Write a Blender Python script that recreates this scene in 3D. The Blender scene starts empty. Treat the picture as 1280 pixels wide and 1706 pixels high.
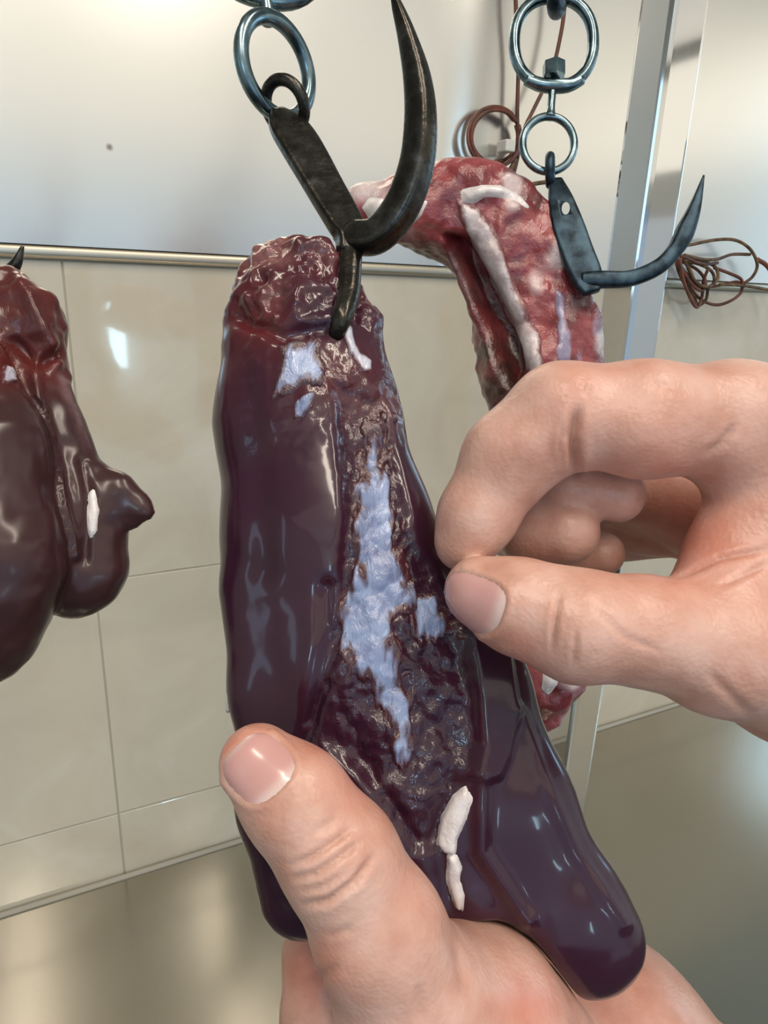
import bpy, bmesh, math
import numpy as np
from mathutils import Vector, Matrix

# ------------------------------------------------------------------ camera
SC = bpy.context.scene
COL = SC.collection
FPX = 1150.0                                  # focal length in pixels of the 1280x1706 frame
YAW, PITCH, ROLL = math.radians(63.43), math.radians(-18.10), math.radians(2.16)
CAM = np.array([0.0, 0.0, 1.55])
FW = np.array([math.cos(YAW) * math.cos(PITCH), math.sin(YAW) * math.cos(PITCH), math.sin(PITCH)])
_r = np.array([math.sin(YAW), -math.cos(YAW), 0.0]); _u = np.cross(_r, FW)
RT = math.cos(ROLL) * _r + math.sin(ROLL) * _u
UP = -math.sin(ROLL) * _r + math.cos(ROLL) * _u
cd = bpy.data.cameras.new('camera'); cam = bpy.data.objects.new('camera', cd); COL.objects.link(cam)
cd.sensor_fit = 'HORIZONTAL'; cd.sensor_width = 36.0; cd.lens = FPX / 1280 * 36.0
cd.clip_start = 0.01; cd.clip_end = 60
cam.matrix_world = Matrix(((RT[0], UP[0], -FW[0], CAM[0]), (RT[1], UP[1], -FW[1], CAM[1]),
                           (RT[2], UP[2], -FW[2], CAM[2]), (0, 0, 0, 1)))
SC.camera = cam

# ------------------------------------------------------------------ light
SC.view_settings.view_transform = 'Standard'; SC.view_settings.look = 'None'
SC.view_settings.gamma = 1.0; SC.view_settings.use_curve_mapping = False
SC.view_settings.exposure = 0.0
SC.cycles.max_bounces = 7; SC.cycles.diffuse_bounces = 3; SC.cycles.glossy_bounces = 4; SC.cycles.adaptive_threshold = 0.025
W = bpy.data.worlds.new('daylight'); SC.world = W; W.use_nodes = True
bg = W.node_tree.nodes['Background']; bg.inputs[0].default_value = (0.62, 0.80, 1.0, 1); bg.inputs[1].default_value = 0.5

def area(name, loc, aim, sx, sy, power, col):
    l = bpy.data.lights.new(name, 'AREA'); l.shape = 'RECTANGLE'; l.size = sx; l.size_y = sy
    l.energy = power; l.color = col
    o = bpy.data.objects.new(name, l); COL.objects.link(o); o.location = loc
    d = Vector(aim) - Vector(loc); o.rotation_euler = d.to_track_quat('-Z', 'Y').to_euler()
    return o
area('shop_front_daylight', (0.3, -3.0, 1.10), (0.3, 0.7, 1.10), 3.6, 1.7, 5, (0.60, 0.79, 1.0))
area('transom_daylight', (0.4, -3.0, 2.42), (0.4, 0.7, 2.42), 5.2, 0.5, 5.6, (1.0, 0.93, 0.80))  # added fill that brightens the upper steel panel, no known window
area('front_window_daylight', (-1.5, -2.9, 2.05), (0.0, 0.3, 1.4), 0.32, 0.5, 9, (0.40, 0.72, 1.0))
area('door_gap_daylight', (0.42, -2.95, 1.25), (0.42, 0.7, 1.25), 0.09, 0.42, 2.2, (0.55, 0.85, 1.0))
area('left_window_daylight', (-2.2, -0.6, 2.0), (0.2, 0.3, 1.4), 0.2, 0.9, 1.2, (0.45, 0.75, 1.0))
area('right_window_daylight', (2.9, -0.1, 1.9), (0.2, 0.1, 1.5), 0.35, 1.0, 7, (0.40, 0.72, 1.0))
area('right_opening_daylight', (3.05, -1.6, 1.10), (0.0, -1.6, 1.10), 2.6, 1.7, 4, (0.62, 0.80, 1.0))
area('right_transom_daylight', (3.05, -1.4, 2.42), (0.0, -1.4, 2.42), 3.0, 0.5, 4.6, (1.0, 0.92, 0.78))  # unseen fill added on the right to brighten the cladding there
area('skylight', (0.4, -1.95, 2.73), (0.4, -1.95, 0.0), 5.2, 1.9, 17, (1.0, 0.94, 0.84))  # added overhead fill to lift the panel's reflection, no opening in the ceiling
for x in (-0.28, 0.41):                       # two ceiling tubes running towards the back wall
    area('ceiling_tube_light', (x, -0.58, 2.60), (x, -0.58, 0.0), 0.11, 1.25, 11.5, (1.0, 0.88, 0.74))

# ------------------------------------------------------------------ helpers: space
def cs(px, py, d):
    """picture point at a distance d along the lens axis, metres right / down / forward of the camera"""
    return np.array([(px - 640) * d / FPX, (py - 853) * d / FPX, d])
def to_world(p):
    p = np.asarray(p, float).reshape(-1, 3)
    return CAM + p[:, :1] * RT - p[:, 1:2] * UP + p[:, 2:3] * FW
def at(px, py, d): return to_world(cs(px, py, d))[0]
def ray(px, py): return (px - 640) / FPX * RT - (py - 853) / FPX * UP + FW
def at_y(px, py, y):
    r = ray(px, py); return CAM + r * (y - CAM[1]) / r[1]
def project(p):
    """camera-frame metres -> picture pixels"""
    return 640 + p[:, 0] * FPX / p[:, 2], 853 + p[:, 1] * FPX / p[:, 2]

# ------------------------------------------------------------------ helpers: objects
def tag(o, label=None, cat=None, group=None, kind=None):
    if label: o['label'] = label
    if cat: o['category'] = cat
    if group: o['group'] = group
    if kind: o['kind'] = kind
    return o
def empty(name, loc, label, cat, group=None):
    o = bpy.data.objects.new(name, None); COL.objects.link(o); o.location = Vector(loc)
    o.empty_display_size = 0.01
    return tag(o, label, cat, group)
def mesh_obj(name, v, f, m, parent=None, smooth=True, origin=None):
    """v in world metres; stored relative to the parent's base (or to origin)"""
    v = np.asarray(v, float)
    if parent is not None: org = np.array(parent.get('_org', parent.location))
    else: org = np.array(origin) if origin is not None else np.zeros(3)
    me = bpy.data.meshes.new(name)
    if isinstance(f, np.ndarray):
        n, w = f.shape; me.vertices.add(len(v)); me.vertices.foreach_set('co', (v - org).astype(np.float32).ravel())
        me.loops.add(n * w); me.loops.foreach_set('vertex_index', f.astype(np.int32).ravel())
        me.polygons.add(n); me.polygons.foreach_set('loop_start', np.arange(n, dtype=np.int32) * w)
        me.update(calc_edges=True); me.validate()
    else:
        me.from_pydata((v - org).tolist(), [], [list(map(int, q)) for q in f]); me.update(); me.validate()
        bm = bmesh.new(); bm.from_mesh(me); bmesh.ops.recalc_face_normals(bm, faces=bm.faces); bm.to_mesh(me); bm.free()
    if smooth: me.polygons.foreach_set('use_smooth', [True] * len(me.polygons))
    o = bpy.data.objects.new(name, me); COL.objects.link(o)
    if m: me.materials.append(m)
    if parent is not None:
        o.parent = parent
        # a sub-part: the parent mesh already stands at its own thing's base
        if parent.type == 'MESH' and parent.parent is not None:
            me.transform(Matrix.Translation(Vector(org - np.array(parent.parent.location))))
    else: o.location = Vector(org)
    return o
def set_attr(o, name, vals):
    a = o.data.attributes.new(name, 'FLOAT', 'POINT'); a.data.foreach_set('value', np.asarray(vals, np.float32))
def box(name, lo, hi, m, parent=None, bevel=0.0, seg=2):
    (a, b, c), (d, e, g) = lo, hi
    v = [(a, b, c), (d, b, c), (d, e, c), (a, e, c), (a, b, g), (d, b, g), (d, e, g), (a, e, g)]
    f = [(0, 3, 2, 1), (4, 5, 6, 7), (0, 1, 5, 4), (1, 2, 6, 5), (2, 3, 7, 6), (3, 0, 4, 7)]
    org = ((a + d) / 2, (b + e) / 2, c)
    o = mesh_obj(name, v, f, m, parent, smooth=False, origin=org)
    if bevel:
        bv = o.modifiers.new('bevel', 'BEVEL'); bv.width = bevel; bv.segments = seg; bv.limit_method = 'ANGLE'
    return o

# ------------------------------------------------------------------ helpers: noise and solids
def _hash(i, j, k, s):
    n = (i.astype(np.int64) * 73856093) ^ (j.astype(np.int64) * 19349663) ^ (k.astype(np.int64) * 83492791) ^ (s * 2654435761)
    n = (n ^ (n >> 13)) * 1274126177 & 0x7fffffff
    n = (n ^ (n >> 15)) * 668265263 & 0x7fffffff
    return (n & 0xffff) / 65535.0
def noise(p, scale, seed=0):
    q = p * scale; b = np.floor(q); t = q - b; t = t * t * (3 - 2 * t); b = b.astype(np.int64); r = 0
    for dx in (0, 1):
        for dy in (0, 1):
            for dz in (0, 1):
                w = (t[:, 0] if dx else 1 - t[:, 0]) * (t[:, 1] if dy else 1 - t[:, 1]) * (t[:, 2] if dz else 1 - t[:, 2])
                r = r + w * _hash(b[:, 0] + dx, b[:, 1] + dy, b[:, 2] + dz, seed)
    return r * 2 - 1
def smin(a, b, k):
    h = np.maximum(k - np.abs(a - b), 0) / k
    return np.minimum(a, b) - h * h * k * 0.25
def smooth01(x): x = np.clip(x, 0, 1); return x * x * (3 - 2 * x)

class Solid:
    """a soft body grown from tapering limbs, in camera-frame metres"""
    def __init__(self, chains, h, flat=1.0, zc=0.0, pad=0.006):
        self.h, self.flat, self.zc = h, flat, zc
        self.ch = []
        for c in chains: self.ch.append([(self.sq(cs(a, b, d)), r * d / FPX) for (a, b, d, r) in c])
        P = np.array([p for c in self.ch for p, r in c]); R = np.array([r for c in self.ch for p, r in c])
        lo = (P - R[:, None]).min(0) - pad; hi = (P + R[:, None]).max(0) + pad
        hz = h / flat
        self.lo = lo; self.step = np.array([h, h, hz])
        self.n = np.ceil((hi - lo) / self.step).astype(int) + 1
        self.ax = [(lo[i] + np.arange(self.n[i]) * self.step[i]).astype(np.float32) for i in range(3)]
    def sq(self, p): return np.array([p[0], p[1], self.zc + (p[2] - self.zc) / self.flat])
    def chain(self, c, k):
        X, Y, Z = np.meshgrid(*self.ax, indexing='ij', sparse=True)
        F = None
        for (a, ra), (b, rb) in zip(c[:-1], c[1:]):
            ba = b - a; L = float(ba @ ba)
            t = np.clip(((X - a[0]) * ba[0] + (Y - a[1]) * ba[1] + (Z - a[2]) * ba[2]) / L, 0, 1).astype(np.float32)
            d = np.sqrt((X - a[0] - t * ba[0]) ** 2 + (Y - a[1] - t * ba[1]) ** 2 + (Z - a[2] - t * ba[2]) ** 2) - (ra + t * (rb - ra))
            d = d.astype(np.float32)
            F = d if F is None else smin(F, d, k)
        return F
    def press(self, F, chains, gap):
        """soft flesh yields where limbs press into it"""
        Zt = ((self.ax[2] - self.zc) * self.flat + self.zc).astype(np.float32); F = F.copy()
        for c in chains:
            for A, B in zip(c[:-1], c[1:]):
                a, ra, b, rb = cs(*A[:3]), A[3] * A[2] / FPX, cs(*B[:3]), B[3] * B[2] / FPX; m = max(ra, rb) + .004
                lo = np.minimum(a, b) - m; hi = np.maximum(a, b) + m; ax = (self.ax[0], self.ax[1], Zt)
                sl = tuple(slice(*np.searchsorted(ax[i], (lo[i], hi[i]))) for i in range(3))
                if any(q.stop <= q.start for q in sl): continue
                X, Y, Z = np.meshgrid(*[ax[i][sl[i]] for i in range(3)], indexing='ij', sparse=True)
                ba = b - a; t = np.clip(((X - a[0]) * ba[0] + (Y - a[1]) * ba[1] + (Z - a[2]) * ba[2]) / float(ba @ ba), 0, 1)
                d = np.sqrt((X - a[0] - t * ba[0]) ** 2 + (Y - a[1] - t * ba[1]) ** 2 + (Z - a[2] - t * ba[2]) ** 2) - (ra + t * (rb - ra)) - gap
                F[sl] = -smin(-F[sl], d.astype(np.float32), .002)
        return F
    def mesh(self, F, smooth=2):
        h = self.step; s = F < 0
        n = np.array(F.shape) - 1
        cnt = np.zeros(n, np.int8)
        offs = [(i, j, k) for i in (0, 1) for j in (0, 1) for k in (0, 1)]
        for o in offs: cnt += s[o[0]:o[0] + n[0], o[1]:o[1] + n[1], o[2]:o[2] + n[2]]
        act = (cnt > 0) & (cnt < 8)
        I = np.argwhere(act); idm = -np.ones(n, np.int32); idm[act] = np.arange(len(I))
        acc = np.zeros((len(I), 3)); num = np.zeros(len(I))
        for o in offs:
            for ax in range(3):
                if o[ax]: continue
                q = list(o); q[ax] = 1
                fa = F[I[:, 0] + o[0], I[:, 1] + o[1], I[:, 2] + o[2]]; fb = F[I[:, 0] + q[0], I[:, 1] + q[1], I[:, 2] + q[2]]
                m = (fa < 0) != (fb < 0); t = np.zeros(len(I)); t[m] = fa[m] / (fa[m] - fb[m])
                pt = np.tile(np.array(o, float), (len(I), 1)); pt[:, ax] += t
                acc[m] += pt[m]; num[m] += 1
        V = (I + acc / num[:, None]) * h + self.lo
        faces = []
        for ax in range(3):
            b, c = (ax + 1) % 3, (ax + 2) % 3
            sl = [slice(None)] * 3; sl2 = [slice(None)] * 3; sl[ax] = slice(0, -1); sl2[ax] = slice(1, None)
            A, B = s[tuple(sl)], s[tuple(sl2)]
            E = np.argwhere(A != B)
            E = E[(E[:, b] > 0) & (E[:, c] > 0) & (E[:, b] < n[b]) & (E[:, c] < n[c])]
            ins = A[E[:, 0], E[:, 1], E[:, 2]]
            def cell(db, dc):
                q = E.copy(); q[:, b] -= db; q[:, c] -= dc; return idm[q[:, 0], q[:, 1], q[:, 2]]
            Q = np.stack([cell(1, 1), cell(0, 1), cell(0, 0), cell(1, 0)], 1)
            Q[~ins] = Q[~ins][:, ::-1]
            faces.append(Q)
        Fq = np.concatenate(faces)
        V[:, 2] = self.zc + (V[:, 2] - self.zc) * self.flat
        return relax(V, Fq, smooth), Fq
def relax(V, F, it=1, lam=0.5):
    e = np.concatenate([F[:, [0, 1]], F[:, [1, 2]], F[:, [2, 3]], F[:, [3, 0]]])
    cnt = np.bincount(e[:, 0], minlength=len(V)) + np.bincount(e[:, 1], minlength=len(V)); cnt = np.maximum(cnt, 1)
    V = V.copy()
    for _ in range(it):
        S = np.stack([np.bincount(e[:, 0], V[e[:, 1], i], len(V)) + np.bincount(e[:, 1], V[e[:, 0], i], len(V)) for i in range(3)], 1)
        V += lam * (S / cnt[:, None] - V)
    return V
def normals(V, F):
    fn = np.cross(V[F[:, 2]] - V[F[:, 0]], V[F[:, 3]] - V[F[:, 1]])
    N = np.zeros_like(V)
    for c in range(4):
        for i in range(3): N[:, i] += np.bincount(F[:, c], fn[:, i], len(V))
    return N / np.maximum(np.linalg.norm(N, axis=1), 1e-12)[:, None]
def seg_dist(x, y, pts):
    d = np.full(len(x), 1e9)
    for (ax, ay), (bx, by) in zip(pts[:-1], pts[1:]):
        L = (bx - ax) ** 2 + (by - ay) ** 2 + 1e-9
        t = np.clip(((x - ax) * (bx - ax) + (y - ay) * (by - ay)) / L, 0, 1)
        d = np.minimum(d, np.hypot(x - ax - t * (bx - ax), y - ay - t * (by - ay)))
    return d
def inside(x, y, poly):
    """distance in pixels to an outline, positive within it"""
    d = seg_dist(x, y, list(poly) + [poly[0]]); c = np.zeros(len(x), bool)
    for (ax, ay), (bx, by) in zip(poly, list(poly[1:]) + [poly[0]]):
        k = ((ay > y) != (by > y)) & (x < (bx - ax) * (y - ay) / (by - ay + 1e-12) + ax); c ^= k
    return np.where(c, d, -d)
def patch(V, F, N, mask, height, sink=0.0006, thick=6.0):
    """a sheet lying on a body: its faces where mask > 0, lifted by height and tucked in along its edge"""
    keep = (mask[F].max(1) > -thick * 0.3)
    Fk = F[keep]
    lab = np.arange(len(V))                       # keep the largest connected piece only
    while True:
        m0 = lab[Fk].min(1); new = lab.copy(); np.minimum.at(new, Fk.ravel(), np.repeat(m0, 4)); new = new[new]
        if (new == lab).all(): break
        lab = new
    fl = lab[Fk[:, 0]]; Fk = Fk[fl == np.bincount(fl).argmax()]
    ids = np.unique(Fk); mp = -np.ones(len(V), int); mp[ids] = np.arange(len(ids))
    lift = -sink + (height + sink) * smooth01((mask[ids] + thick * 0.3) / thick)
    return V[ids] + N[ids] * lift[:, None], mp[Fk], ids

# ------------------------------------------------------------------ helpers: swept bars
def spline(P, n):
    P = np.asarray(P, float); m = len(P)
    Q = np.vstack([2 * P[0] - P[1], P, 2 * P[-1] - P[-2]]); out = []
    for i in range(m - 1):
        p0, p1, p2, p3 = Q[i:i + 4]
        for t in np.linspace(0, 1, n, endpoint=False):
            out.append(0.5 * (2 * p1 + (p2 - p0) * t + (2 * p0 - 5 * p1 + 4 * p2 - p3) * t * t + (3 * p1 - p0 - 3 * p2 + p3) * t ** 3))
    out.append(P[-1]); return np.array(out)
def sweep(P, ra, rb=None, seg=14, sq=2.0, side=None, closed=False):
    """tube along world points; ra across, rb along `side`'s normal; sq>2 squares the section"""
    P = np.asarray(P, float); n = len(P); ra = np.broadcast_to(ra, n); rb = ra if rb is None else np.broadcast_to(rb, n)
    T = np.gradient(P, axis=0)
    if closed: T = np.roll(P, -1, 0) - np.roll(P, 1, 0)
    T /= np.linalg.norm(T, axis=1)[:, None]
    s = np.array(FW if side is None else side, float)
    V = []; a = np.linspace(0, 2 * np.pi, seg, endpoint=False) + np.pi / seg
    c, sn = np.cos(a), np.sin(a); e = 2.0 / sq
    c = np.sign(c) * np.abs(c) ** e; sn = np.sign(sn) * np.abs(sn) ** e
    for i in range(n):
        u = s - T[i] * (s @ T[i]); u /= np.linalg.norm(u) + 1e-12; w = np.cross(T[i], u)
        if side is None: s = u
        V.append(P[i] + np.outer(c * ra[i], w) + np.outer(sn * rb[i], u))
    V = np.concatenate(V); F = []
    for i in range(n if closed else n - 1):
        j = (i + 1) % n
        for k in range(seg):
            l = (k + 1) % seg; F.append((i * seg + k, i * seg + l, j * seg + l, j * seg + k))
    if not closed:
        V = np.vstack([V, P[0], P[-1]])
        for k in range(seg):
            l = (k + 1) % seg
            F.append((n * seg, l, k)); F.append((n * seg + 1, (n - 1) * seg + k, (n - 1) * seg + l))
    return V, F
def path(L, n=8):
    """L: (px, py, depth, half width px[, half thickness px]) -> world points and radii in metres"""
    P = np.array([list(at(a[0], a[1], a[2])) + [a[3] * a[2] / FPX, (a[4] if len(a) > 4 else a[3]) * a[2] / FPX] for a in L])
    S = spline(P, n); return S[:, :3], S[:, 3], S[:, 4]
def join(parts):
    V = []; F = []; o = 0
    for v, f in parts:
        V.append(v); F += [tuple(np.array(q) + o) for q in f]; o += len(v)
    return np.vstack(V), F
def ring(c, ax1, ax2, r1, r2, tube, n=48, seg=14, power=2.0):
    """closed ring in the plane of ax1/ax2"""
    t = np.linspace(0, 2 * np.pi, n, endpoint=False); e = 2 / power
    x = np.sign(np.cos(t)) * np.abs(np.cos(t)) ** e; y = np.sign(np.sin(t)) * np.abs(np.sin(t)) ** e
    P = c + np.outer(x * r1, ax1) + np.outer(y * r2, ax2)
    return sweep(P, tube, seg=seg, side=np.cross(ax1, ax2), closed=True)

# ------------------------------------------------------------------ materials
def mat(name, col=(0.5, 0.5, 0.5), rough=0.5, metal=0.0, coat=0.0, coat_rough=0.05, sss=0.0, sss_r=(1, .3, .15), sss_s=0.004, spec=0.5):
    m = bpy.data.materials.new(name); m.use_nodes = True; b = m.node_tree.nodes['Principled BSDF']
    b.inputs['Base Color'].default_value = (*col, 1); b.inputs['Roughness'].default_value = rough
    b.inputs['Metallic'].default_value = metal; b.inputs['Coat Weight'].default_value = coat
    b.inputs['Coat Roughness'].default_value = coat_rough; b.inputs['Specular IOR Level'].default_value = spec
    if sss:
        b.inputs['Subsurface Weight'].default_value = sss; b.inputs['Subsurface Radius'].default_value = sss_r
        b.inputs['Subsurface Scale'].default_value = sss_s
    return m
class NT:
    def __init__(s, m): s.t = m.node_tree; s.b = s.t.nodes['Principled BSDF']
    def n(s, typ, **kw):
        x = s.t.nodes.new(typ)
        for k, v in kw.items():
            if k in x.inputs: x.inputs[k].default_value = v
            else: setattr(x, k, v)
        return x
    def l(s, a, b): s.t.links.new(a, b)
    def coord(s, scale=(1, 1, 1)):
        c = s.n('ShaderNodeTexCoord'); m = s.n('ShaderNodeMapping'); m.inputs['Scale'].default_value = scale
        s.l(c.outputs['Object'], m.inputs['Vector']); return m.outputs['Vector']
    def noise(s, scale, detail=3, rough=0.5, vec=None, dist=0.0):
        x = s.n('ShaderNodeTexNoise'); x.inputs['Scale'].default_value = scale; x.inputs['Detail'].default_value = detail
        x.inputs['Roughness'].default_value = rough; x.inputs['Distortion'].default_value = dist
        s.l(vec if vec is not None else s.coord(), x.inputs['Vector']); return x.outputs['Fac']
    def ramp(s, fac, stops):
        x = s.n('ShaderNodeValToRGB'); e = x.color_ramp.elements
        while len(e) < len(stops): e.new(0.5)
        for i, (p, c) in enumerate(stops): e[i].position = p; e[i].color = (*c, 1) if len(c) == 3 else c
        s.l(fac, x.inputs['Fac']); return x.outputs['Color']
    def mix(s, fac, a, b, mode='MIX'):
        x = s.n('ShaderNodeMix'); x.data_type = 'RGBA'; x.blend_type = mode
        for sock, val in ((0, fac), (6, a), (7, b)):
            if isinstance(val, (int, float)): x.inputs[sock].default_value = val
            elif isinstance(val, tuple): x.inputs[sock].default_value = (*val, 1)
            else: s.l(val, x.inputs[sock])
        return x.outputs[2]
    def math(s, op, a, b=0.0, c=None):
        x = s.n('ShaderNodeMath'); x.operation = op
        for i, v in enumerate((a, b) if c is None else (a, b, c)):
            if isinstance(v, (int, float)): x.inputs[i].default_value = v
            else: s.l(v, x.inputs[i])
        return x.outputs[0]
    def attr(s, name):
        x = s.n('ShaderNodeAttribute'); x.attribute_name = name; return x.outputs['Fac']
    def bump(s, h, strength, dist=0.001, prev=None):
        x = s.n('ShaderNodeBump'); x.inputs['Distance'].default_value = dist
        if isinstance(strength, (int, float)): x.inputs['Strength'].default_value = strength
        else: s.l(strength, x.inputs['Strength'])
        s.l(h, x.inputs['Height'])
        if prev is not None: s.l(prev, x.inputs['Normal'])
        return x.outputs['Normal']
    def set(s, name, out): s.l(out, s.b.inputs[name])

def skin_mat():
    m = mat('skin', (0.62, 0.36, 0.26), 0.36, sss=0.25, sss_s=0.004, spec=0.45); t = NT(m)
    a = t.noise(90, 4); b = t.noise(420, 3)
    c = t.ramp(a, [(0.30, (0.52, 0.27, 0.205)), (0.5, (0.61, 0.355, 0.285)), (0.72, (0.68, 0.44, 0.37))])
    c = t.mix(t.attr('red'), c, (0.60, 0.17, 0.11))
    c = t.mix(t.math('MULTIPLY', t.attr('fold'), 0.45), c, (0.34, 0.14, 0.09))  # crease shade painted into the skin colour
    t.set('Base Color', c)
    v = t.n('ShaderNodeTexVoronoi'); v.inputs['Scale'].default_value = 900; t.l(t.coord(), v.inputs['Vector'])
    t.set('Normal', t.bump(b, 0.25, 0.0006, t.bump(v.outputs['Distance'], 0.18, 0.0004)))
    return m
M = {}
M['skin'] = skin_mat()
m = mat('nail', (0.62, 0.36, 0.34), 0.25, coat=0.5, coat_rough=0.15, sss=0.2, sss_s=0.002); t = NT(m)
t.set('Base Color', t.mix(t.attr('rim'), (0.60, 0.33, 0.31), (0.72, 0.56, 0.52))); M['nail'] = m

def liver_mat(name, dark, red, pale, coat=0.58, cr=0.09):
    m = mat(name, dark, 0.30, coat=coat, coat_rough=cr, spec=0.25, sss=0.08, sss_s=0.003); t = NT(m)
    a = t.noise(60, 4); b = t.noise(230, 4, 0.6); f = t.noise(240, 4, 0.55, dist=0.8)
    c = t.mix(t.math('MULTIPLY', t.math('SMOOTH_MIN', a, 0.9, 0.1), 0.9), dark, tuple(x * 1.7 for x in dark))
    c = t.mix(t.attr('red'), c, red)
    c = t.mix(t.math('MULTIPLY', t.attr('pale'), t.math('MULTIPLY_ADD', b, 1.6, -0.25)), c, pale)
    t.set('Base Color', c)
    rough = t.attr('rough')
    n1 = t.bump(f, t.math('MULTIPLY', rough, 0.5), 0.0011)
    n2 = t.bump(b, 0.10, 0.0008, n1)
    t.set('Normal', n1)
    cn = n1; t.l(cn, t.b.inputs['Coat Normal'])
    return m
M['liver'] = liver_mat('liver_flesh', (0.027, 0.0065, 0.0165), (0.11, 0.015, 0.016), (0.34, 0.16, 0.15))
M['liver_brown'] = liver_mat('liver_flesh_brown', (0.034, 0.013, 0.014), (0.12, 0.015, 0.013), (0.28, 0.18, 0.19), 0.4, 0.22)

def membrane_mat(name, a_, b_, rough=0.3, bs=0.8, stretch=(1, 1, 1), under=None):
    m = mat(name, a_, rough, coat=0.8, coat_rough=0.12, sss=0.15, sss_s=0.002); t = NT(m)
    v = t.coord(stretch); n = t.noise(260, 5, 0.6, vec=v, dist=0.5); g = t.noise(90, 3)
    c = t.mix(t.math('MULTIPLY_ADD', g, 2.4, -0.7), a_, b_)
    if under is not None:
        e = t.n('ShaderNodeMath'); e.operation = 'MULTIPLY_ADD'; e.use_clamp = True
        t.l(t.attr('cover'), e.inputs[0]); e.inputs[1].default_value = 1.8; t.l(t.math('MULTIPLY_ADD', n, 2.6, -1.75), e.inputs[2])
        c = t.mix(e.outputs[0], under, c)
    t.set('Base Color', c)
    nn = t.bump(n, bs, 0.0016); t.set('Normal', nn); t.l(nn, t.b.inputs['Coat Normal']); return m
M['membrane'] = membrane_mat('pearly_membrane', (0.13, 0.16, 0.31), (0.37, 0.45, 0.67), 0.28, 0.8, (1, 1, 0.35), (0.06, 0.012, 0.018))  # real membrane, with the blue sky reflection put into its colour
M['pale_membrane'] = membrane_mat('pale_membrane', (0.34, 0.33, 0.42), (0.60, 0.60, 0.70), 0.28, 0.6, (1, 1, 0.5), (0.10, 0.02, 0.025))
M['silver'] = membrane_mat('silver_skin', (0.22, 0.16, 0.27), (0.42, 0.40, 0.55), 0.3, 0.5, (1, 1, 0.5), (0.25, 0.04, 0.05))
M['fat'] = membrane_mat('white_fat', (0.66, 0.60, 0.60), (0.78, 0.72, 0.71), 0.38, 0.35)

m = mat('raw_meat', (0.32, 0.05, 0.05), 0.35, coat=0.6, coat_rough=0.15, sss=0.2, sss_s=0.004); t = NT(m)
a = t.noise(55, 4); b = t.noise(160, 4, 0.6); f = t.noise(420, 4, 0.6)
c = t.ramp(a, [(0.32, (0.10, 0.010, 0.014)), (0.5, (0.24, 0.030, 0.036)), (0.64, (0.34, 0.07, 0.075)), (0.78, (0.46, 0.17, 0.17))])
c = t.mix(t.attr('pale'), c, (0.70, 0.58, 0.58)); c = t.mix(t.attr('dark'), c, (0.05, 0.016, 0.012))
t.set('Base Color', c); nn = t.bump(f, 0.35, 0.0010, t.bump(b, 0.3, 0.003)); t.set('Normal', nn); t.l(nn, t.b.inputs['Coat Normal'])
M['meat'] = m
M['rib'] = membrane_mat('rib_membrane', (0.36, 0.27, 0.28), (0.72, 0.64, 0.66), 0.4, 0.4, (1, 1, 1), (0.16, 0.03, 0.035))

m = mat('forged_steel', (0.12, 0.11, 0.10), 0.38, 0.9); t = NT(m)
a = t.noise(120, 5, 0.65); b = t.noise(600, 3)
t.set('Base Color', t.ramp(a, [(0.3, (0.028, 0.024, 0.018)), (0.55, (0.06, 0.055, 0.048)), (0.75, (0.13, 0.13, 0.13))]))
t.set('Roughness', t.math('MULTIPLY_ADD', a, 0.35, 0.10)); t.set('Normal', t.bump(b, 0.25, 0.0006)); M['forged'] = m
m = mat('blued_steel', (0.05, 0.075, 0.10), 0.36, 0.85); t = NT(m); a = t.noise(140, 4)
t.set('Base Color', t.ramp(a, [(0.35, (0.012, 0.020, 0.028)), (0.7, (0.05, 0.085, 0.115))])); t.set('Roughness', t.math('MULTIPLY_ADD', a, 0.4, 0.2)); M['blued'] = m
m = mat('zinc_steel', (0.34, 0.42, 0.45), 0.25, 1.0); t = NT(m); a = t.noise(150, 4)
t.set('Base Color', t.ramp(a, [(0.3, (0.08, 0.12, 0.14)), (0.7, (0.24, 0.33, 0.37))])); t.set('Roughness', t.math('MULTIPLY_ADD', a, 0.25, 0.12)); M['zinc'] = m

def steel(name, col, rough, stretch, var=0.06, grain=0.04):
    m = mat(name, col, rough, 1.0); t = NT(m)
    n = t.noise(40, 4, 0.6, vec=t.coord(stretch)); s = t.noise(3, 3)
    t.set('Roughness', t.math('MULTIPLY_ADD', n, grain, rough - grain / 2))
    t.set('Base Color', t.mix(s, tuple(x * (1 - var) for x in col), tuple(min(1, x * (1 + var)) for x in col)))
    return m
M['panel'] = steel('brushed_panel', (0.80, 0.78, 0.74), 0.26, (0.3, 1, 8), grain=0.012)
t = NT(M['panel']); old = t.b.inputs['Base Color'].links[0].from_socket
v = t.n('ShaderNodeTexVoronoi'); v.inputs['Scale'].default_value = 14; t.l(t.coord((1, 1, 1)), v.inputs['Vector'])
sp = t.n('ShaderNodeMapRange'); sp.inputs[1].default_value = 0.025; sp.inputs[2].default_value = 0.055; sp.inputs[3].default_value = 1.0; sp.inputs[4].default_value = 0.0
t.l(v.outputs['Distance'], sp.inputs[0]); t.set('Base Color', t.mix(t.math('MULTIPLY', sp.outputs[0], t.math('GREATER_THAN', t.noise(9, 2), 0.52)), old, (0.30, 0.27, 0.24)))
M['post'] = steel('polished_post', (0.60, 0.60, 0.60), 0.06, (8, 8, 0.3))
M['counter'] = steel('worn_counter_steel', (0.47, 0.44, 0.38), 0.19, (1, 10, 1), grain=0.015)
M['trim'] = steel('trim_steel', (0.56, 0.51, 0.42), 0.42, (0.3, 1, 1))
m = mat('ceramic_tile', (0.62, 0.56, 0.45), 0.13, coat=0.9, coat_rough=0.04, spec=0.5); t = NT(m)
a = t.noise(7, 5, 0.6, dist=1.0); b = t.noise(2.5, 3)
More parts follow.
